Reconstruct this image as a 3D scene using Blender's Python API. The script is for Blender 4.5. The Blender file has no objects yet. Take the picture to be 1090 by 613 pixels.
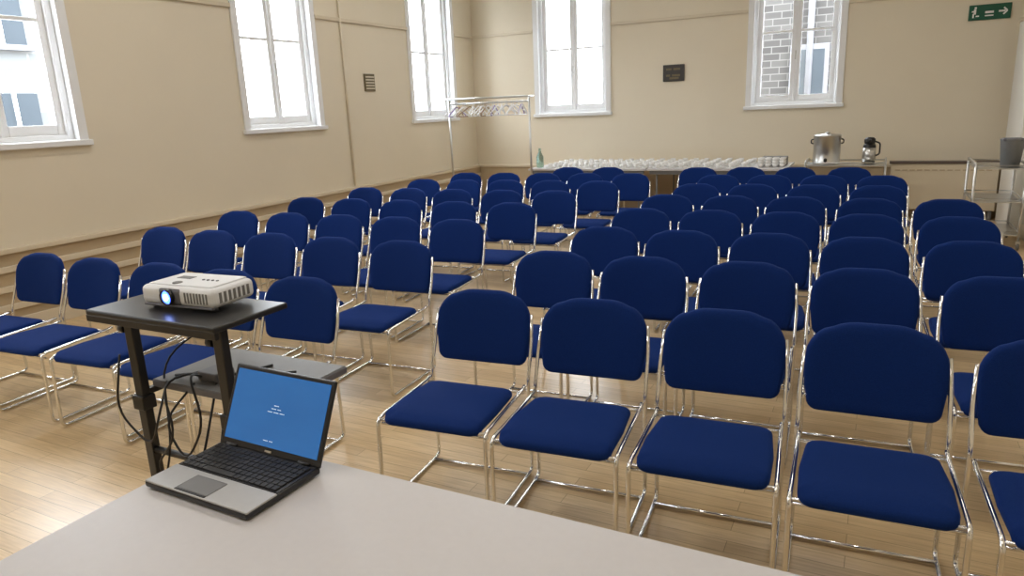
import bpy, bmesh, math, random
from mathutils import Vector, Matrix
random.seed(4)
S=bpy.context.scene
COL=S.collection
# ------------------------------------------------------------------ materials
def mat(name,col,rough=.5,metal=0.,noise=0.,nscale=20.,bump=0.,bscale=60.,emis=None,es=0.,sheen=0.,coat=0.,spec=None):
    m=bpy.data.materials.new(name); m.use_nodes=True
    nt=m.node_tree; b=nt.nodes['Principled BSDF']
    b.inputs['Base Color'].default_value=(*col,1); b.inputs['Roughness'].default_value=rough
    b.inputs['Metallic'].default_value=metal
    if spec is not None: b.inputs['Specular IOR Level'].default_value=spec
    if sheen: b.inputs['Sheen Weight'].default_value=sheen; b.inputs['Sheen Roughness'].default_value=.4; b.inputs['Sheen Tint'].default_value=(.12,.3,.9,1)
    if coat: b.inputs['Coat Weight'].default_value=coat; b.inputs['Coat Roughness'].default_value=.15
    if emis: b.inputs['Emission Color'].default_value=(*emis,1); b.inputs['Emission Strength'].default_value=es
    tc=nt.nodes.new('ShaderNodeTexCoord')
    if noise:
        n=nt.nodes.new('ShaderNodeTexNoise'); n.inputs['Scale'].default_value=nscale; n.inputs['Detail'].default_value=4
        nt.links.new(tc.outputs['Object'],n.inputs['Vector'])
        mx=nt.nodes.new('ShaderNodeMix'); mx.data_type='RGBA'
        mx.inputs[6].default_value=(*[c*(1-noise) for c in col],1); mx.inputs[7].default_value=(*[min(1,c*(1+noise)) for c in col],1)
        nt.links.new(n.outputs['Fac'],mx.inputs[0]); nt.links.new(mx.outputs[2],b.inputs['Base Color'])
    if bump:
        n=nt.nodes.new('ShaderNodeTexNoise'); n.inputs['Scale'].default_value=bscale
        nt.links.new(tc.outputs['Object'],n.inputs['Vector'])
        bp=nt.nodes.new('ShaderNodeBump'); bp.inputs['Strength'].default_value=bump; bp.inputs['Distance'].default_value=.01
        nt.links.new(n.outputs['Fac'],bp.inputs['Height']); nt.links.new(bp.outputs['Normal'],b.inputs['Normal'])
    return m
M={}
M['wall']=mat('cream_paint',(.78,.70,.55),.6,noise=.04,nscale=1.5,bump=.1,bscale=8)
M['dado']=mat('dado_paint',(.50,.39,.25),.45,noise=.08,nscale=3)
M['trim']=mat('cream_trim',(.70,.61,.46),.4,noise=.03,nscale=3)
M['ceil']=mat('ceiling_paint',(.82,.80,.74),.8,noise=.03,nscale=2)
M['white']=mat('white_gloss_paint',(.85,.86,.87),.3,noise=.03,nscale=5)
M['fab']=mat('navy_fabric',(.0035,.023,.140),.9,noise=.25,nscale=180,bump=.4,bscale=500,sheen=.15,spec=.15)
M['chrome']=mat('chrome_tube',(.82,.82,.82),.13,1.,noise=.02,nscale=10)
M['steel']=mat('stainless_steel',(.62,.62,.61),.28,1.,noise=.05,nscale=14)
M['black']=mat('black_powdercoat',(.010,.010,.011),.35,noise=.15,nscale=30)
M['tabtop']=mat('white_laminate',(.60,.58,.585),.42,noise=.03,nscale=60)
M['tabedge']=mat('dark_table_edge',(.10,.07,.06),.5,noise=.1,nscale=20)
M['proj']=mat('projector_white_plastic',(.82,.84,.87),.4,noise=.02,nscale=30)
M['projdark']=mat('projector_grey_plastic',(.14,.14,.16),.5,noise=.05,nscale=30)
M['lens']=mat('projector_lens_lit',(.02,.05,.3),.1,noise=.02,emis=(.06,.14,1.),es=6)
M['lensc']=mat('projector_lamp_core',(.6,.7,1),.1,noise=.02,emis=(.5,.65,1.),es=14)
M['silver']=mat('laptop_silver',(.45,.45,.45),.35,.3,noise=.05,nscale=40)
M['lblack']=mat('laptop_black_plastic',(.012,.012,.014),.3,noise=.1,nscale=40)
M['key']=mat('key_plastic',(.018,.018,.02),.5,noise=.1,nscale=60)
M['text']=mat('screen_text',(.8,.9,1),.5,noise=.01,emis=(.7,.85,1.),es=.3)
M['cable']=mat('cable_rubber',(.01,.01,.012),.5,noise=.1,nscale=40)
M['china']=mat('white_china',(.82,.81,.79),.25,noise=.02,nscale=30)
M['grey']=mat('grey_plastic',(.18,.18,.18),.5,noise=.08,nscale=20)
M['green']=mat('exit_sign_green',(.0,.09,.045),.4,noise=.05,nscale=20)
M['pict']=mat('plaque_dark',(.035,.03,.028),.4,noise=.5,nscale=40)
M['brass']=mat('brass_vent',(.16,.13,.07),.4,.3,noise=.2,nscale=30)
M['glassb']=mat('bottle_glass',(.5,.75,.7),.1,noise=.02); M['glassb'].node_tree.nodes['Principled BSDF'].inputs['Transmission Weight'].default_value=.85
M['pink']=mat('hanger_pink',(.55,.22,.28),.4,noise=.05); M['lilac']=mat('hanger_lilac',(.28,.22,.45),.4,noise=.05); M['hwhite']=mat('hanger_white',(.82,.82,.82),.4,noise=.05)
M['hbrown']=mat('hanger_wood',(.30,.20,.12),.4,noise=.05)
M['fill_lamp']=mat('fill_diffuser',(.9,.9,.85),.6,noise=.01,emis=(1,.95,.88),es=2.0)  # glowing face of the added ceiling fill luminaires
M['slate']=mat('roof_slate',(.14,.15,.17),.6,noise=.2,nscale=3)
M['pane']=mat('dark_pane',(.05,.06,.07),.1,noise=.1,nscale=2)
M['stone']=mat('facade_stone',(.16,.16,.17),.8,noise=.15,nscale=3)
M['tarmac']=mat('courtyard_paving',(.25,.25,.25),.9,noise=.1,nscale=2)
m=mat('laptop_screen',(.0,.02,.06),.25,emis=(.012,.13,.36),es=.8); M['screen']=m
nt=m.node_tree; n=nt.nodes.new('ShaderNodeTexNoise'); n.inputs['Scale'].default_value=3
mx=nt.nodes.new('ShaderNodeMix'); mx.data_type='RGBA'; mx.inputs[6].default_value=(.018,.115,.34,1); mx.inputs[7].default_value=(.026,.15,.41,1)
nt.links.new(n.outputs['Fac'],mx.inputs[0]); nt.links.new(mx.outputs[2],nt.nodes['Principled BSDF'].inputs['Emission Color'])
# wood strip floor
m=bpy.data.materials.new('oak_strip_floor'); m.use_nodes=True; M['floor']=m; nt=m.node_tree; b=nt.nodes['Principled BSDF']
tc=nt.nodes.new('ShaderNodeTexCoord')
mp=nt.nodes.new('ShaderNodeMapping'); nt.links.new(tc.outputs['Object'],mp.inputs['Vector'])
br=nt.nodes.new('ShaderNodeTexBrick'); br.inputs['Scale'].default_value=1
br.inputs['Brick Width'].default_value=1.1; br.inputs['Row Height'].default_value=.075; br.inputs['Mortar Size'].default_value=.0012
br.inputs['Color1'].default_value=(.63,.455,.245,1); br.inputs['Color2'].default_value=(.75,.57,.335,1); br.inputs['Mortar'].default_value=(.32,.21,.10,1)
br.offset=.37; br.inputs['Bias'].default_value=0
nt.links.new(mp.outputs['Vector'],br.inputs['Vector'])
n=nt.nodes.new('ShaderNodeTexNoise'); n.inputs['Scale'].default_value=6; n.inputs['Detail'].default_value=8
mp2=nt.nodes.new('ShaderNodeMapping'); mp2.inputs['Scale'].default_value=(1,14,1); nt.links.new(tc.outputs['Object'],mp2.inputs['Vector']); nt.links.new(mp2.outputs['Vector'],n.inputs['Vector'])
mx=nt.nodes.new('ShaderNodeMix'); mx.data_type='RGBA'; mx.blend_type='MULTIPLY'; mx.inputs[0].default_value=1
cr=nt.nodes.new('ShaderNodeValToRGB'); cr.color_ramp.elements[0].position=.3; cr.color_ramp.elements[0].color=(.82,.78,.74,1); cr.color_ramp.elements[1].position=.7; cr.color_ramp.elements[1].color=(1.05,1.04,1.02,1)
nt.links.new(n.outputs['Fac'],cr.inputs['Fac']); nt.links.new(br.outputs['Color'],mx.inputs[6]); nt.links.new(cr.outputs['Color'],mx.inputs[7])
nt.links.new(mx.outputs[2],b.inputs['Base Color'])
n3=nt.nodes.new('ShaderNodeTexNoise'); n3.inputs['Scale'].default_value=2.5; nt.links.new(tc.outputs['Object'],n3.inputs['Vector'])
mr=nt.nodes.new('ShaderNodeMapRange'); mr.inputs['To Min'].default_value=.22; mr.inputs['To Max'].default_value=.42; nt.links.new(n3.outputs['Fac'],mr.inputs['Value']); nt.links.new(mr.outputs['Result'],b.inputs['Roughness'])
def brickmat(name,c1,c2,mo,w=.23,h=.075):
    m=bpy.data.materials.new(name); m.use_nodes=True; nt=m.node_tree; b=nt.nodes['Principled BSDF']; b.inputs['Roughness'].default_value=.9
    tc=nt.nodes.new('ShaderNodeTexCoord'); sp=nt.nodes.new('ShaderNodeSeparateXYZ'); cb=nt.nodes.new('ShaderNodeCombineXYZ')
    ad=nt.nodes.new('ShaderNodeMath'); ad.operation='ADD'
    nt.links.new(tc.outputs['Object'],sp.inputs[0]); nt.links.new(sp.outputs[0],ad.inputs[0]); nt.links.new(sp.outputs[1],ad.inputs[1])
    nt.links.new(ad.outputs[0],cb.inputs[0]); nt.links.new(sp.outputs[2],cb.inputs[1])
    br=nt.nodes.new('ShaderNodeTexBrick'); br.inputs['Scale'].default_value=1; br.inputs['Brick Width'].default_value=w; br.inputs['Row Height'].default_value=h; br.inputs['Mortar Size'].default_value=h*.08
    br.inputs['Color1'].default_value=(*c1,1); br.inputs['Color2'].default_value=(*c2,1); br.inputs['Mortar'].default_value=(*mo,1)
    nt.links.new(cb.outputs[0],br.inputs['Vector']); nt.links.new(br.outputs['Color'],b.inputs['Base Color']); M[name]=m; return m
brickmat('stone_brick',(.038,.035,.033),(.066,.062,.058),(.11,.105,.10),.32,.13)
brickmat('pale_stone',(.10,.105,.11),(.14,.145,.145),(.17,.17,.17),.6,.28)
# ------------------------------------------------------------------ mesh helpers
class B:
    """mesh builder collecting geometry with material slots"""
    def __init__(s): s.bm=bmesh.new(); s.mats=[]
    def mi(s,k):
        if k not in s.mats: s.mats.append(k)
        return s.mats.index(k)
    def box(s,lo,hi,k,bev=0.,T=None,seg=2):
        i=s.mi(k); c=[(a+b)/2 for a,b in zip(lo,hi)]; d=[abs(b-a) for a,b in zip(lo,hi)]
        r=bmesh.ops.create_cube(s.bm,size=1,matrix=Matrix.Translation(c)@Matrix.Diagonal((*d,1)))
        vs=r['verts']; fs=set(f for v in vs for f in v.link_faces)
        for f in fs: f.material_index=i
        if bev:
            es=list(set(e for v in vs for e in v.link_edges))
            rr=bmesh.ops.bevel(s.bm,geom=es,offset=bev,segments=seg,affect='EDGES',profile=.5)
            vs=list(set(v for f in rr['faces'] for v in f.verts)|set(v for v in vs if v.is_valid))
            for f in rr['faces']: f.material_index=i
        if T is not None: bmesh.ops.transform(s.bm,matrix=T,verts=vs)
        return s
    def lathe(s,prof,k,c=(0,0,0),n=24,T=None,cap=True):
        i=s.mi(k); rings=[]
        for r,z in prof:
            if r<1e-6: rings.append([s.bm.verts.new((c[0],c[1],c[2]+z))])
            else: rings.append([s.bm.verts.new((c[0]+r*math.cos(2*math.pi*a/n),c[1]+r*math.sin(2*math.pi*a/n),c[2]+z)) for a in range(n)])
        for A,Bq in zip(rings,rings[1:]):
            for a in range(n):
                b_=(a+1)%n
                if len(A)==1 and len(Bq)==1: continue
                if len(A)==1: f=[A[0],Bq[b_],Bq[a]]
                elif len(Bq)==1: f=[A[a],A[b_],Bq[0]]
                else: f=[A[a],A[b_],Bq[b_],Bq[a]]
                fc=s.bm.faces.new(f); fc.material_index=i; fc.smooth=True
        if cap:
            for R_,rev in ((rings[0],True),(rings[-1],False)):
                if len(R_)>2:
                    fc=s.bm.faces.new(R_[::-1] if rev else R_); fc.material_index=i
        if T is not None: bmesh.ops.transform(s.bm,matrix=T,verts=[v for R_ in rings for v in R_])
        return s
    def tube(s,pts,r,k,fil=.03,closed=False,n=8,T=None):
        i=s.mi(k); P=[Vector(p) for p in pts]; out=[]; N=len(P)
        for j,p in enumerate(P):
            if not closed and j in (0,N-1): out.append(p); continue
            a=P[j-1]; b_=P[(j+1)%N]; da=a-p; db=b_-p
            if fil<=0 or abs(da.normalized().dot(db.normalized()))>.998: out.append(p); continue
            f=min(fil,da.length*.48,db.length*.48); p0=p+da.normalized()*f; p1=p+db.normalized()*f
            for q in range(6):
                t=q/5; out.append(p0*(1-t)**2+p*2*t*(1-t)+p1*t*t)
        L=len(out); rings=[]; prev=None
        for j,p in enumerate(out):
            if closed: t=(out[(j+1)%L]-out[j-1]).normalized()
            else: t=(out[min(j+1,L-1)]-out[max(j-1,0)]).normalized()
            if prev is None:
                up=Vector((0,0,1)) if abs(t.z)<.9 else Vector((1,0,0)); u=t.cross(up).normalized()
            else:
                u=(prev-t*prev.dot(t)).normalized()
            prev=u; v=t.cross(u)
            rings.append([s.bm.verts.new(p+(u*math.cos(2*math.pi*a/n)+v*math.sin(2*math.pi*a/n))*r) for a in range(n)])
        rr=rings+([rings[0]] if closed else [])
        for A,C in zip(rr,rr[1:]):
            off=0
            if closed and C is rings[0]:
                off=min(range(n),key=lambda o:(A[0].co-C[o].co).length)
            for a in range(n):
                f=s.bm.faces.new([A[a],A[(a+1)%n],C[(a+1+off)%n],C[(a+off)%n]]); f.smooth=True; f.material_index=i
        if not closed:
            s.bm.faces.new(rings[0][::-1]).material_index=i; s.bm.faces.new(rings[-1]).material_index=i
        if T is not None: bmesh.ops.transform(s.bm,matrix=T,verts=[v for R_ in rings for v in R_])
        return s
    def mesh(s,name):
        me=bpy.data.meshes.new(name); bmesh.ops.recalc_face_normals(s.bm,faces=s.bm.faces[:]); s.bm.to_mesh(me); s.bm.free()
        for k in s.mats: me.materials.append(M[k])
        return me
    def obj(s,name,parent=None,loc=(0,0,0)):
        return ob(name,s.mesh(name),parent,loc)
def ob(name,me,parent=None,loc=(0,0,0),rot=0):
    o=bpy.data.objects.new(name,me); COL.objects.link(o); o.location=loc; o.rotation_euler[2]=rot
    if parent: o.parent=parent
    return o
def empty(name,loc=(0,0,0),rot=0):
    o=ob(name,None,None,loc,rot); o.empty_display_size=.1; return o
# ------------------------------------------------------------------ room
XL,XR,YB,YF,ZC=-6.3,1.5,11.0,-2.5,4.2
SILL,HEAD=1.52,3.55
WT=.4
def wall(name,axis,pos,sgn,a0,a1,wins):
    b=B()
    def bx(u0,u1,z0,z1):
        t0,t1=sorted((pos,pos+sgn*WT))
        if axis=='x': b.box((t0,u0,z0),(t1,u1,z1),'wall')
        else: b.box((u0,t0,z0),(u1,t1,z1),'wall')
    if wins:
        bx(a0,a1,0,SILL); bx(a0,a1,HEAD,ZC)
        c=a0
        for w0,w1 in wins: bx(c,w0,SILL,HEAD); c=w1
        bx(c,a1,SILL,HEAD)
    else: bx(a0,a1,0,ZC)
    return b.obj(name)
WL=[(-.45,.77),(2.78,3.98),(5.88,7.08),(9.13,10.33)]; WB=[(-5.10,-3.88),(-1.74,-.56)]
wall('wall_left','x',XL,-1,YF,YB,WL)
wall('wall_back','y',YB,1,XL-WT,XR+WT,WB)
wall('wall_right','x',XR,1,YF,YB,[])
wall('wall_front','y',YF,-1,XL-WT,XR+WT,[])
B().box((XL-WT,YF-WT,-.1),(XR+WT,YB+WT,0),'floor').obj('floor')
B().box((XL-WT,YF-WT,ZC),(XR+WT,YB+WT,ZC+.1),'ceil').obj('ceiling')
# windows (local: u across, v into wall(+), z up)
def window(name,w,axis,origin):
    b=B(); h=HEAD-SILL
    def bx(u0,u1,v0,v1,z0,z1,bev=.004): b.box((u0,v0,z0),(u1,v1,z1),'white',bev)
    bx(0,.02,-.012,.40,0,h); bx(w-.02,w,-.012,.40,0,h); bx(0.02,w-.02,-.012,.40,h-.02,h); bx(.02,w-.02,0,.42,0,.012)
    bx(-.05,.035,-.022,.0,-.0,h+.05); bx(w-.035,w+.05,-.022,.0,-.0,h+.05)
    bx(.02,.075,.07,.18,0,h-.02); bx(w-.075,w-.02,.07,.18,0,h-.02); bx(.075,w-.075,.07,.18,h-.075,h-.02); bx(.075,w-.075,.07,.18,0.012,.055)
    bx(-.07,w+.07,-.05,.02,-.045,.004,.006)
    v0,v1=.10,.145
    for c0,c1 in ((.075,w/2),(w/2,w-.075)):
        bx(c0,c0+.062,v0,v1,.055,h-.075); bx(c1-.062,c1,v0,v1,.055,h-.075)
        bx(c0+.062,c1-.062,v0,v1,.055,.14); bx(c0+.062,c1-.062,v0,v1,h-.145,h-.075)
        bx(c0+.062,c1-.062,v0+.005,v1-.005,.985,1.018)
    bx(w/2-.014,w/2+.014,v0-.015,v1,.055,h-.075)
    b.box((w/2-.010,v0-.032,.62),(w/2+.010,v0-.015,.74),'steel',.003)
    o=b.obj(name)
    if axis=='x':
        o.matrix_world=Matrix(((0,-1,0,origin[0]),(1,0,0,origin[1]),(0,0,1,origin[2]),(0,0,0,1)))
    else: o.location=origin
    return o
i=1
for w0,w1 in WL: window('window_%d'%i,w1-w0,'x',(XL,w0,SILL)); i+=1
for w0,w1 in WB: window('window_%d'%i,w1-w0,'y',(w0,YB,SILL)); i+=1
# dado boarding & trim
b=B(); 
b.box((XL,YF,0),(XL+.05,YB,.66),'dado',.0)
b.box((XL,YF,.66),(XL+.085,YB,.70),'trim',.006)
for z in (.20,.35,.51): b.box((XL+.05,YF,z),(XL+.078,YB,z+.05),'trim',.005)
b.box((XL+.05,YF,0),(XL+.07,YB,.13),'trim',.004)
b.obj('baseboard_left')
b=B(); b.box((XL+.07,YB-.05,0),(XR,YB,.66),'dado'); b.box((XL+.08,YB-.075,.66),(XR,YB,.70),'trim',.006); b.obj('baseboard_back')
b=B(); b.box((XR-.025,YF,0),(XR,9.58,.16),'trim',.005); b.obj('baseboard_right')
def rail(name,axis,segs):
    b=B()
    for a0,a1 in segs:
        if axis=='x': b.box((XL,a0,2.80),(XL+.03,a1,2.845),'trim',.006)
        else: b.box((a0,YB-.03,2.80),(a1,YB,2.845),'trim',.006)
    b.obj(name)
rail('trim_1','x',[(YF,-.5),(.82,2.73),(4.03,5.83),(7.13,9.08),(10.38,YB)])
rail('trim_2','y',[(XL+.03,-5.15),(-3.83,-1.79),(-.51,XR)])
b=B(); b.box((1.37,9.62,0),(1.5,10.70,2.38),'ceil',.006); b.box((1.355,9.60,2.38),(1.5,10.715,2.42),'trim',.005); b.obj('boxed_pier')  # guessed boxed-in pier on the right wall, with a capping
B().tube([(XL+.02,7.60,.71),(XL+.02,7.60,4.19)],.014,'wall',0).obj('conduit_pipe')
b=B(); b.box((XL,8.0,1.94),(XL+.02,8.22,2.17),'brass',.004)
for k in range(5): b.box((XL+.02,8.02,1.97+k*.038),(XL+.028,8.20,1.985+k*.038),'trim',.001)
b.obj('wall_vent')
b=B(); b.box((-3.0,YB-.03,1.93),(-2.68,YB,2.17),'pict',.006); 
for xx,zz,ww in ((-2.95,2.09,.08),(-2.84,2.09,.10),(-2.95,2.0,.06),(-2.86,2.0,.12),(-2.9,1.96,.14)): b.box((xx,YB-.034,zz),(xx+ww,YB-.029,zz+.03),'brass',.001)
b.obj('wall_plaque')
b=B(); sx=.86; b.box((sx,YB-.03,2.46),(sx+.44,YB,2.64),'green',.006)
y=YB-.034
b.box((sx+.17,y,2.535),(sx+.26,y+.006,2.56),'china'); 
b.box((sx+.31,y,2.54),(sx+.38,y+.006,2.56),'china')
T=Matrix.Translation((sx+.40,y+.003,2.55))
for s_ in (1,-1): b.box((-.055,-.003,-.009),(.0,.003,.009),'china',T=T@Matrix.Rotation(s_*math.radians(45),4,'Y'))
b.box((sx+.05,y,2.53),(sx+.075,y+.006,2.59),'china'); b.box((sx+.055,y,2.595),(sx+.078,y+.006,2.615),'china')
b.box((sx+.03,y,2.555),(sx+.05,y+.006,2.572),'china'); b.box((sx+.075,y,2.50),(sx+.11,y+.006,2.515),'china');b.box((sx+.04,y,2.49),(sx+.056,y+.006,2.54),'china')
b.box((sx+.17,y,2.50),(sx+.26,y+.006,2.515),'china')
b.obj('fire_exit_sign')
b=B(); b.box((.15,YB-.26,.12),(1.36,YB-.076,.72),'trim',.01); b.box((.13,YB-.28,.72),(1.36,YB-.076,.745),'tabedge',.004)
for k in range(13): b.box((.2+k*.085,YB-.266,.63),(.26+k*.085,YB-.258,.645),'dado',.001)
for x_ in (.2,1.29): b.box((x_,YB-.24,0),(x_+.04,YB-.1,.12),'grey')
b.obj('convector_heater')
# ------------------------------------------------------------------ chairs
def outline_back(n=12):
    W_,zb,zt=.234,0.,.322; P=[]
    def arc(cx,cz,rx,rz,a0,a1,k):
        for j in range(k+1):
            a=math.radians(a0+(a1-a0)*j/k); P.append((cx+rx*math.cos(a),cz+rz*math.sin(a)))
    arc(W_-.012-.045,zb+.045,.045,.045,-90,0,5)
    P.append((W_,zb+.13))
    arc(W_-.120,zt-.130,.120,.120,0,60,6)
    arc(W_-.17,zt-.155,.17,.155,62,90,3)
    Q=[(-x,z) for x,z in P][::-1]
    return P+Q
def pad(P,prof,fn,k,b):
    i=b.mi(k); us=[p[0] for p in P]; vs=[p[1] for p in P]
    cu=(min(us)+max(us))/2; cv=(min(vs)+max(vs))/2; hu=(max(us)-min(us))/2; hv=(max(vs)-min(vs))/2
    rings=[]
    for ins,d in prof:
        su=max(0,1-ins/hu); sv=max(0,1-ins/hv)
        if ins>=min(hu,hv): rings.append([b.bm.verts.new(fn(cu,cv,d))])
        else: rings.append([b.bm.verts.new(fn(cu+(u-cu)*su,cv+(v-cv)*sv,d)) for u,v in P])
    n=len(P)
    for A,C in zip(rings,rings[1:]):
        for a in range(n):
            q=(a+1)%n
            if len(A)==1: f=[A[0],C[q],C[a]]
            elif len(C)==1: f=[A[a],A[q],C[0]]
            else: f=[A[a],A[q],C[q],C[a]]
            fc=b.bm.faces.new(f); fc.smooth=True; fc.material_index=i
PROF=[(9,-.004),(.10,-.004),(.02,-.004),(.004,.000),(.0,.008),(.0005,.018),(.005,.027),(.014,.032),(.04,.035),(.10,.037),(9,.038)]
TILT=math.radians(14)
b=B()
pad(outline_back(),PROF,lambda u,v,d:(u,-.075+ (v)*math.tan(TILT)*.95 -d+.028-.45*u*u+.02, .505+v),'fab',b)
me_back=b.mesh('chair_backrest')
def outline_seat():
    P=[]
    def arc(cx,cz,r,a0,a1,k):
        for j in range(k+1):
            a=math.radians(a0+(a1-a0)*j/k); P.append((cx+r*math.cos(a),cz+r*math.sin(a)))
    arc(.222-.05,-.595+.05,.05,-90,0,5); P.append((.224,-.40)); arc(.210-.05,-.17-.05,.05,0,90,5)
    return P+[(-x,y) for x,y in P][::-1]
b=B()
pad(outline_seat(),PROF,lambda u,v,d:(u,v,.418+d-(.010 if v<-.56 else 0)+ (v+.4)**2*-.15),'fab',b)
me_seat=b.mesh('chair_seat')
b=B()
for s_ in (1,-1):
    x=.243*s_
    b.tube([(x*.955,-.005,.735),(x,-.045,.60),(x,-.10,.455),(x,-.085,.011),(x,-.59,.011),(x,-.58,.415),(x*.97,-.16,.430),(x*.97,-.125,.437)],.0088,'chrome',.035,n=8)
b.tube([(-.243,-.55,.385),(.243,-.55,.385)],.006,'chrome',0)
b.tube([(-.243,-.565,.408),(.243,-.565,.408)],.0075,'chrome',0)
b.tube([(-.243,-.16,.42),(.243,-.16,.42)],.008,'chrome',0)
b.tube([(-.243,-.14,.0125),(.243,-.14,.0125)],.008,'chrome',0)
me_frame=b.mesh('chair_frame')
def chair(x,y,rot=0):
    e=empty('conference_chair',(x,y,0),rot)
    ob('backrest',me_back,e); ob('seat',me_seat,e); ob('frame',me_frame,e)
def jr(): return random.uniform(-1,1)
def row(y,xs,rot=4):
    for k,x in enumerate(xs):
        chair(x+jr()*.006,y+jr()*.015,math.radians(rot+jr()*1.0))
lin=lambda a,b_,n:[a+(b_-a)*k/(n-1) for k in range(n)]
row(2.69,lin(-4.93,-2.63,5)); row(3.71,lin(-5.07,-2.74,5)); row(4.60,lin(-5.18,-2.85,5)); row(5.55,lin(-5.26,-2.86,5))
row(6.45,lin(-5.20,-2.84,5)); row(7.36,lin(-5.02,-2.72,5)); row(8.22,lin(-4.9,-2.63,5)); row(9.02,[-3.75,-3.19])
row(2.745,[-1.575,-1.035,-.495,.045,.585]); row(3.66,lin(-1.63,.53,5)); row(4.52,lin(-1.63,.50,5)); row(5.42,lin(-1.65,.50,5)); row(6.3,lin(-1.67,.50,5))
row(7.2,lin(-1.62,.02,4)); row(8.1,lin(-1.58,.05,4)); row(9.0,[-2.0,-1.43,-.86,-.29])
# ------------------------------------------------------------------ foreground table
b=B(); x0,x1,y0,y1=-1.62,.20,.50,1.30
b.box((x0+.004,y0+.004,.712),(x1-.004,y1-.004,.738),'tabedge',.003); b.box((x0,y0,.728),(x1,y1,.742),'tabtop',.003)
for x_ in (x0+.12,x1-.12):
    b.tube([(x_,y0+.08,.715),(x_,y0+.08,.012),(x_,y1-.10,.012),(x_,y1-.10,.715)],.0125,'black',.04)
b.tube([(x0+.12,y1-.16,.69),(x1-.12,y1-.16,.69)],.012,'black',0)
b.box((x0+.08,y0+.05,.69),(x0+.16,y1-.05,.713),'black'); b.box((x1-.16,y0+.05,.69),(x1-.08,y1-.05,.713),'black')
b.obj('folding_table')
# ------------------------------------------------------------------ laptop
e=empty('laptop',(-1.410,1.12,.743),math.radians(-1.5))
b=B(); w,d=.185,.12
b.box((-w,-d,0.003),(w,d,.020),'lblack',.005); b.box((-w+.001,-d+.001,.016),(w-.001,-.025,.0225),'silver',.003)
b.box((-.075,-d+.012,.0215),(.035,-.045,.0235),'grey',.002); b.box((-.075,-d+.004,.0215),(.035,-d+.011,.0238),'lblack',.001)
b.box((-w+.004,-.024,.018),(w-.004,d-.004,.0215),'lblack',.002)
for x_ in (-w+.02,w-.02):
    for y_ in (-d+.02,d-.02): b.lathe([(.007,0),(.007,.004)],'lblack',(x_,y_,0),12)
b.obj('base',e)
b=B()
for r_ in range(6):
    n=18; 
    for c_ in range(n):
        kx=-w+.014+c_*(2*w-.028)/n; ky=-.018+r_*.0205
        if r_==0 and 4<=c_<=9: continue
        b.box((kx+.001,ky,.021),(kx+(2*w-.028)/n-.0015,ky+.0175,.0255),'key',.001)
b.box((-w+.014+4*(2*w-.028)/18+.001,-.018,.021),(-w+.014+10*(2*w-.028)/18-.0015,-.0005,.0255),'key',.001)
b.obj('keyboard',e)
b=B(); T=Matrix.Translation((0.003,d-.008,.020))@Matrix.Rotation(math.radians(-25),4,'X')
b.box((-w,0,0.0),(w,.009,.226),'lblack',.004,T=T)
b.box((-w+.013,-.0015,.020),(w-.013,.001,.214),'screen',T=T)
for x_,z_,l_ in ((-.010,.130,.022),(-.018,.121,.040),(-.03,.112,.065),(-.025,.035,.04)):
    for k in range(int(l_/.0045)): 
        if k%5!=4: b.box((x_+k*.0045,-.0022,z_),(x_+k*.0045+.0032,-.001,z_+.0022),'text',T=T)
b.box((-.012,-.0016,.007),(.012,.0,.012),'steel',T=T)
b.tube([(-w+.03,d-.006,.022),(-w+.07,d-.006,.022)],.006,'lblack',0); b.tube([(w-.07,d-.006,.022),(w-.03,d-.006,.022)],.006,'lblack',0)
b.obj('screen_lid',e)
# ------------------------------------------------------------------ projector trolley
e=empty('projector_trolley',(0,0,0))
b=B(); b.box((-2.31,1.36,1.03),(-1.70,1.66,1.05),'black',.006)
b.box((-2.31,1.36,1.01),(-1.70,1.375,1.032),'black',.002)
b.obj('top_shelf',e)
b=B(); b.box((-2.16,1.45,.765),(-1.60,1.80,.79),'projdark',.005); b.box((-2.155,1.452,.79),(-1.605,1.795,.793),'grey',.001); b.obj('lower_shelf',e)
b=B()
for x_ in (-2.165,-1.745):
    b.box((x_-.02,1.40,.09),(x_+.02,1.43,1.03),'black',.004)
    b.box((x_-.02,1.16 if x_<-2 else 1.33,.06),(x_+.02,1.86,.095),'black',.006)
    b.box((x_-.028,1.39,.70),(x_+.028,1.44,.75),'black',.004)
    b.box((x_-.012,1.42,.745),(x_+.012,1.78,.766),'black',.002)
    b.tube([(x_-.03,1.415,.98),(x_-.055,1.415,.98)],.016,'black',0)
    for y_ in (1.19 if x_<-2 else 1.36,1.83):
        b.lathe([(.0,-.012),(.022,-.012),(.03,-.008),(.03,.008),(.022,.012),(.0,.012)],'black',(0,0,0),16,T=Matrix.Translation((x_,y_,.0305))@Matrix.Rotation(math.pi/2,4,'Y'),cap=False)
        b.box((x_-.018,y_-.012,.03),(x_-.013,y_+.012,.065),'steel');b.box((x_+.013,y_-.012,.03),(x_+.018,y_+.012,.065),'steel')
b.box((-2.165,1.40,.30),(-1.745,1.425,.34),'black',.004)
b.tube([(-2.165,1.415,.55),(-1.745,1.415,.55)],.012,'black',0)
b.obj('frame',e)
b=B()
b.tube([(-2.0,1.62,.80),(-2.05,1.40,.82),(-1.95,1.36,.66),(-2.12,1.38,.50),(-1.98,1.40,.40),(-1.85,1.38,.62),(-1.9,1.50,.797)],.004,'cable',.08,n=6)
b.tube([(-2.05,1.7,1.02),(-2.1,1.72,.95),(-2.16,1.5,.85),(-2.0,1.37,.60),(-2.12,1.37,.35),(-1.9,1.38,.25),(-1.8,1.36,.5),(-1.85,1.5,.797)],.0035,'cable',.09,n=6)
b.tube([(-1.95,1.55,.797),(-1.82,1.5,.81),(-1.8,1.62,.797),(-1.72,1.68,.797)],.004,'cable',.06,n=6)
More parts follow.
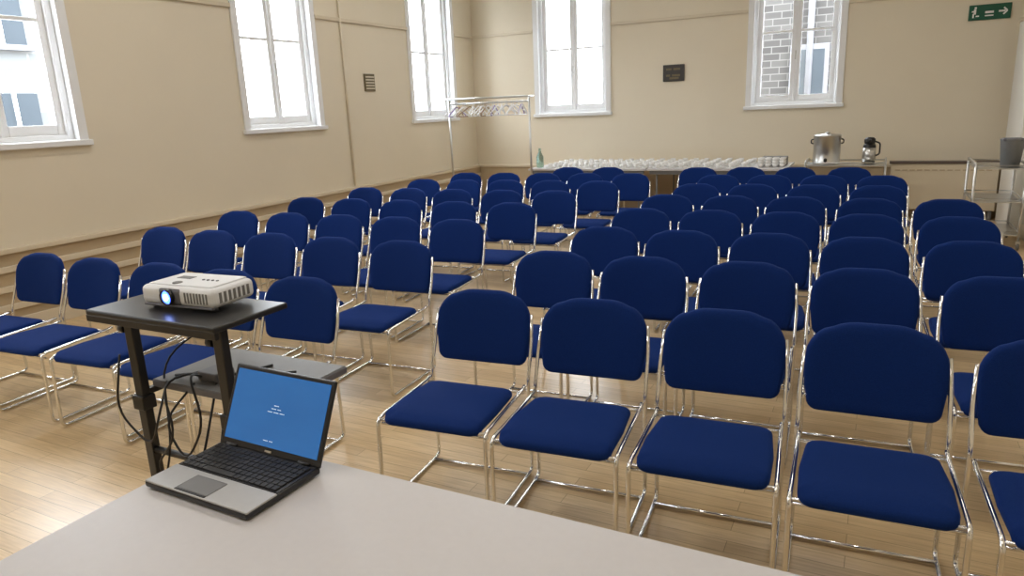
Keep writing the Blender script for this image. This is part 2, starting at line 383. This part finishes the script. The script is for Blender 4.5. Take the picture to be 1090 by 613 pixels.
b.tube([(-2.1,1.5,.797),(-2.0,1.49,.82),(-1.9,1.57,.797),(-1.85,1.7,.797)],.005,'cable',.06,n=6)
b.tube([(-2.2,1.38,.9),(-2.24,1.36,.7),(-2.1,1.37,.58),(-2.02,1.36,.72),(-2.08,1.45,.797)],.004,'cable',.07,n=6)
b.tube([(-1.98,1.52,.797),(-1.93,1.42,.86),(-1.86,1.40,.70),(-1.95,1.38,.55),(-2.05,1.39,.68),(-1.97,1.47,.797)],.004,'cable',.07,n=6)
b.obj('cables',e)
b=B(); b.box((-1.99,1.50,.794),(-1.90,1.58,.825),'projdark',.005); b.obj('power_adapter',e)
# projector
e=empty('projector',(-1.985,1.552,1.052),math.radians(4))
b=B(); w,d=.158,.092
b.box((-w,-d,.012),(w,d,.075),'proj',.018,seg=4); b.box((-w+.02,-d+.02,.072),(w-.02,d-.01,.080),'proj',.006)
for x_,y_ in ((-w+.03,-d+.03),(w-.03,-d+.03),(0,d-.03)): b.lathe([(.012,0),(.012,.014)],'projdark',(x_,y_,0),14)
lx=-.030
b.box((lx-.045,-d-.002,.018),(lx+.050,-d+.01,.069),'projdark',.008)
b.box((-w+.01,-d-.001,.008),(w-.01,-d+.03,.016),'projdark',.003)
Tf=Matrix.Translation((lx,-d+.002,.043))@Matrix.Rotation(math.pi/2,4,'X')
b.lathe([(.026,0),(.026,.018),(.0235,.020),(.022,.012),(.0,.010)],'lblack',(0,0,0),28,T=Tf)
b.lathe([(.0215,.0125),(.019,.0145),(.010,.0165)],'lens',(0,0,0),28,T=Tf,cap=False)
b.lathe([(.0105,.0164),(.006,.0185),(.0,.019)],'lensc',(0,0,0),20,T=Tf,cap=False)
for k in range(8): b.box((.035+k*.013,-d-.0015,.026),(.042+k*.013,-d+.004,.060),'grey',.001)
for k in range(7): b.box((w-.004,-d+.025+k*.020,.026),(w+.0012,-d+.036+k*.020,.060),'grey',.001)
for k in range(4): b.lathe([(.005,0),(.005,.003)],'projdark',(.03+k*.02,.0,.0795),12)
b.box((-.09,-.0,.0795),(-.03,.03,.0815),'grey',.001)
b.lathe([(.016,0),(.016,.003),(.013,.004)],'grey',(lx,-.052,.079),20)
b.obj('body',e)
# ------------------------------------------------------------------ back tables, crockery
def cup(b,x,y,z):
    b.lathe([(.068,.0),(.07,.006),(.072,.012),(.03,.006)],'china',(x,y,z),12)
    b.lathe([(.022,.008),(.034,.03),(.040,.068),(.036,.066),(.02,.02)],'china',(x,y,z),10)
for x0_,x1_ in ((-4.72,-2.9),(-2.88,-1.06)):
    b=B(); yy0,yy1=9.75,10.85
    b.box((x0_,yy0,.712),(x1_,yy1,.74),'tabtop',.004)
    b.box((x0_+.03,yy0+.03,.66),(x1_-.03,yy0+.05,.713),'grey')
    for x_ in (x0_+.12,x1_-.12):
        b.tube([(x_,yy0+.08,.715),(x_,yy0+.08,.012),(x_,yy1-.08,.012),(x_,yy1-.08,.715)],.0125,'grey',.04)
    b.obj('banquet_table')
b=B()
for i in range(18):
    for j in range(5):
        x=-4.40+i*.165
        cup(b,x+jr()*.01,9.87+j*.21+jr()*.01,.741)
b.obj('cups_and_saucers')
b=B()
for k in range(4):
    for q in range(2):
        for s_ in range(3): b.lathe([(.022,.0),(.034,.02),(.040,.05),(.036,.048),(.02,.01)],'china',(-1.40+k*.09,10.0+q*.12,.741+s_*.035),12)
b.box((-1.42,10.2,.741),(-1.10,10.4,.86),'grey',.01)
b.obj('cup_stack')
B().lathe([(.0,.0),(.05,.0),(.055,.02),(.055,.16),(.02,.23),(.018,.28),(.024,.285),(.0,.29)],'glassb',(-4.61,9.95,.741),20,cap=False).obj('water_bottle')
def cart(name,x0,x1,y0,y1,levels,top):
    b=B()
    for x in (x0,x1):
        for y in (y0,y1):
            b.tube([(x,y,.09),(x,y,top)],.0125,'steel',0)
            b.lathe([(.0,-.014),(.03,-.014),(.04,-.01),(.04,.01),(.03,.014),(.0,.014)],'grey',(0,0,0),16,T=Matrix.Translation((x,y,.0405))@Matrix.Rotation(math.pi/2,4,'Y'),cap=False)
            b.box((x-.02,y-.02,.06),(x+.02,y+.02,.095),'steel',.003)
    for z in levels:
        b.box((x0,y0,z-.012),(x1,y1,z),'steel',.003)
        b.tube([(x0,y0,z+.03),(x1,y0,z+.03),(x1,y1,z+.03),(x0,y1,z+.03)],.007,'steel',.0,closed=True)
    for x in (x0,x1): b.tube([(x,y0,top-.02),(x,y0,top+.03),(x,y1,top+.03),(x,y1,top-.02)],.0125,'steel',.05)
    return b.obj(name)
cart('serving_trolley',-.85,.08,10.05,10.55,(.20,.50,.76),.78)
b=B(); b.lathe([(.165,0),(.17,.02),(.165,.03),(.165,.35),(.172,.355),(.172,.365),(.15,.38),(.03,.39),(.03,.405),(.0,.41)],'steel',(-.62,10.3,.761),32)
b.box((-.64,10.10,.80),(-.60,10.14,.84),'black',.004); b.tube([(-.62,10.12,.84),(-.62,10.07,.84),(-.62,10.07,.80)],.009,'black',.01)
for s_ in (1,-1): b.tube([(-.62+s_*.165,10.3,1.02),(-.62+s_*.195,10.3,1.03),(-.62+s_*.195,10.3,1.07),(-.62+s_*.165,10.3,1.08)],.008,'black',.01)
b.obj('hot_water_urn')
b=B(); b.lathe([(.07,0),(.075,.01),(.075,.22),(.06,.26)],'black',(-.12,10.3,.761),24); b.lathe([(.077,.03),(.077,.20)],'steel',(-.12,10.3,.762),24)
b.lathe([(.062,.25),(.066,.27),(.066,.31),(.045,.33),(.0,.335)],'black',(-.12,10.3,.761),24); b.box((-.14,10.17,1.04),(-.10,10.26,1.075),'black',.01)
b.tube([(-.06,10.3,1.04),(.0,10.3,1.02),(.0,10.3,.88),(-.05,10.3,.86)],.01,'black',.03)
b.obj('airpot_flask')
cart('utility_trolley',.90,1.34,8.75,9.5,(.16,.50,.84),.86)
b=B(); b.lathe([(.085,0),(.11,.27),(.115,.28),(.11,.285),(.10,.28),(.08,.02)],'grey',(1.22,9.0,.841),4,T=None)
b.box((1.13,8.95,1.10),(1.31,9.1,1.13),'projdark',.01)
b.obj('waste_bin')
# ------------------------------------------------------------------ coat rail
e=empty('coat_rack',(0,0,0))
b=B(); xa,xb,yr=-5.93,-4.57,9.55
for x in (xa,xb):
    b.tube([(x,yr,.09),(x,yr,1.80)],.016,'steel',0); b.tube([(x,yr-.25,.075),(x,yr+.25,.075)],.012,'steel',0)
    for y in (yr-.24,yr+.24): b.lathe([(0,-.01),(.028,-.01),(.032,0),(.028,.01),(0,.01)],'grey',(0,0,0),14,T=Matrix.Translation((x,y,.0325))@Matrix.Rotation(math.pi/2,4,'Y'),cap=False)
    b.tube([(x,yr-.14,1.80),(x,yr+.14,1.80)],.012,'steel',0)
for y in (yr-.14,yr+.14): b.tube([(xa,y,1.80),(xb,y,1.80)],.013,'steel',0)
b.tube([(xa,yr,1.73),(xb,yr,1.73)],.013,'steel',0); b.tube([(xa,yr,.12),(xb,yr,.12)],.010,'steel',0)
b.obj('frame',e)
b=B()
for k in range(24):
    x=xa+.10+k*(xb-xa-.2)/23+jr()*.02; kk=random.choice(['hwhite']*7+['pink','lilac','hbrown'])
    T=Matrix.Translation((x,yr,1.73))@Matrix.Rotation(math.radians(75+jr()*40),4,'Z')
    b.tube([(.0,0,-.05),(.0,0,-.025),(.022,0,-.012),(.022,0,.012),(0,0,.02),(-.016,0,.008)],.004,'steel',.008,n=5,T=T)
    b.tube([(0,0,-.04),(.20,0,-.16),(.20,0,-.185),(-.20,0,-.185),(-.20,0,-.16)],.009,kk,.02,closed=True,n=6,T=T)
b.obj('hangers',e)
# ------------------------------------------------------------------ unseen ceiling luminaires, added as fill light
for x in (-4.6,-2.4,-.2):
    for y in (.5,4.0,7.5):
        b=B(); b.box((x-.15,y-.75,ZC-.09),(x+.15,y+.75,ZC),'white',.01); b.box((x-.13,y-.73,ZC-.105),(x+.13,y+.73,ZC-.088),'fill_lamp',.004)
        o=b.obj('fill_luminaire')
        L=bpy.data.lights.new('fill_light','AREA'); L.shape='RECTANGLE'; L.size=.26; L.size_y=1.45; L.energy=15; L.color=(1,.97,.93)  # area light added to fill the room from above the view
        lo=bpy.data.objects.new('fill_light',L); COL.objects.link(lo); lo.location=(x,y,ZC-.12)
# ------------------------------------------------------------------ outside
b=B(); b.box((-40,-30,-1.1),(30,50,-1.0),'tarmac'); b.obj('ground_outside')
b=B(); b.box((-3.5,15.5,-1),(6,16.5,9),'stone_brick')
for x in (-.9,):
    b.box((x-.8,15.42,1.0),(x-.1,15.5,2.6),'stone'); b.box((x-.72,15.40,1.1),(x-.18,15.44,2.5),'pane')
b.tube([(-1.35,15.4,-1),(-1.35,15.4,9)],.06,'stone',0)
b.obj('brick_building_outside')
b=B(); b.box((-17,-2,-1),(-15,9.5,5.2),'pale_stone'); b.box((-17.2,-2.2,5.2),(-14.8,9.7,5.45),'stone')
for y in (-1,1.2,3.4,5.6,7.8):
    for z in (.8,3.2): b.box((-15.02,y,z),(-14.94,y+.9,z+1.5),'pane'); b.box((-14.96,y+.42,z),(-14.90,y+.48,z+1.5),'white'); b.box((-14.96,y-.1,z-.1),(-14.85,y+1.0,z),'stone')
b.obj('stone_building_outside')
# ------------------------------------------------------------------ world + portals
w=bpy.data.worlds.new('overcast'); S.world=w; w.use_nodes=True; nt=w.node_tree; bg=nt.nodes['Background']
bg.inputs['Color'].default_value=(.88,.94,1,1); bg.inputs['Strength'].default_value=15
def portal(loc,rot,sx,sy):
    L=bpy.data.lights.new('window_portal','AREA'); L.shape='RECTANGLE'; L.size=sx; L.size_y=sy; L.cycles.is_portal=True
    o=bpy.data.objects.new('window_portal',L); COL.objects.link(o); o.location=loc; o.rotation_euler=rot
for w0,w1 in WL: portal((XL-.38,(w0+w1)/2,(SILL+HEAD)/2),(0,-math.pi/2,0),HEAD-SILL,w1-w0)
for w0,w1 in WB: portal(((w0+w1)/2,YB+.38,(SILL+HEAD)/2),(-math.pi/2,0,0),w1-w0,HEAD-SILL)
# ------------------------------------------------------------------ camera
yaw,pitch,roll=.48032815,.24871508,-.04196162
cy,sy=math.cos(yaw),math.sin(yaw)
f=Vector((-sy*math.cos(pitch),cy*math.cos(pitch),-math.sin(pitch))); r=Vector((cy,sy,0)); u=r.cross(f)
r2=math.cos(roll)*r+math.sin(roll)*u; u2=-math.sin(roll)*r+math.cos(roll)*u
cam=bpy.data.cameras.new('camera'); cam.sensor_width=36; cam.lens=753.51/1090*36; cam.clip_start=.02
co=bpy.data.objects.new('camera',cam); COL.objects.link(co)
co.matrix_world=Matrix(((r2.x,u2.x,-f.x,0),(r2.y,u2.y,-f.y,0),(r2.z,u2.z,-f.z,1.64),(0,0,0,1)))
S.camera=co
S.view_settings.view_transform='Standard'; S.view_settings.exposure=0.15
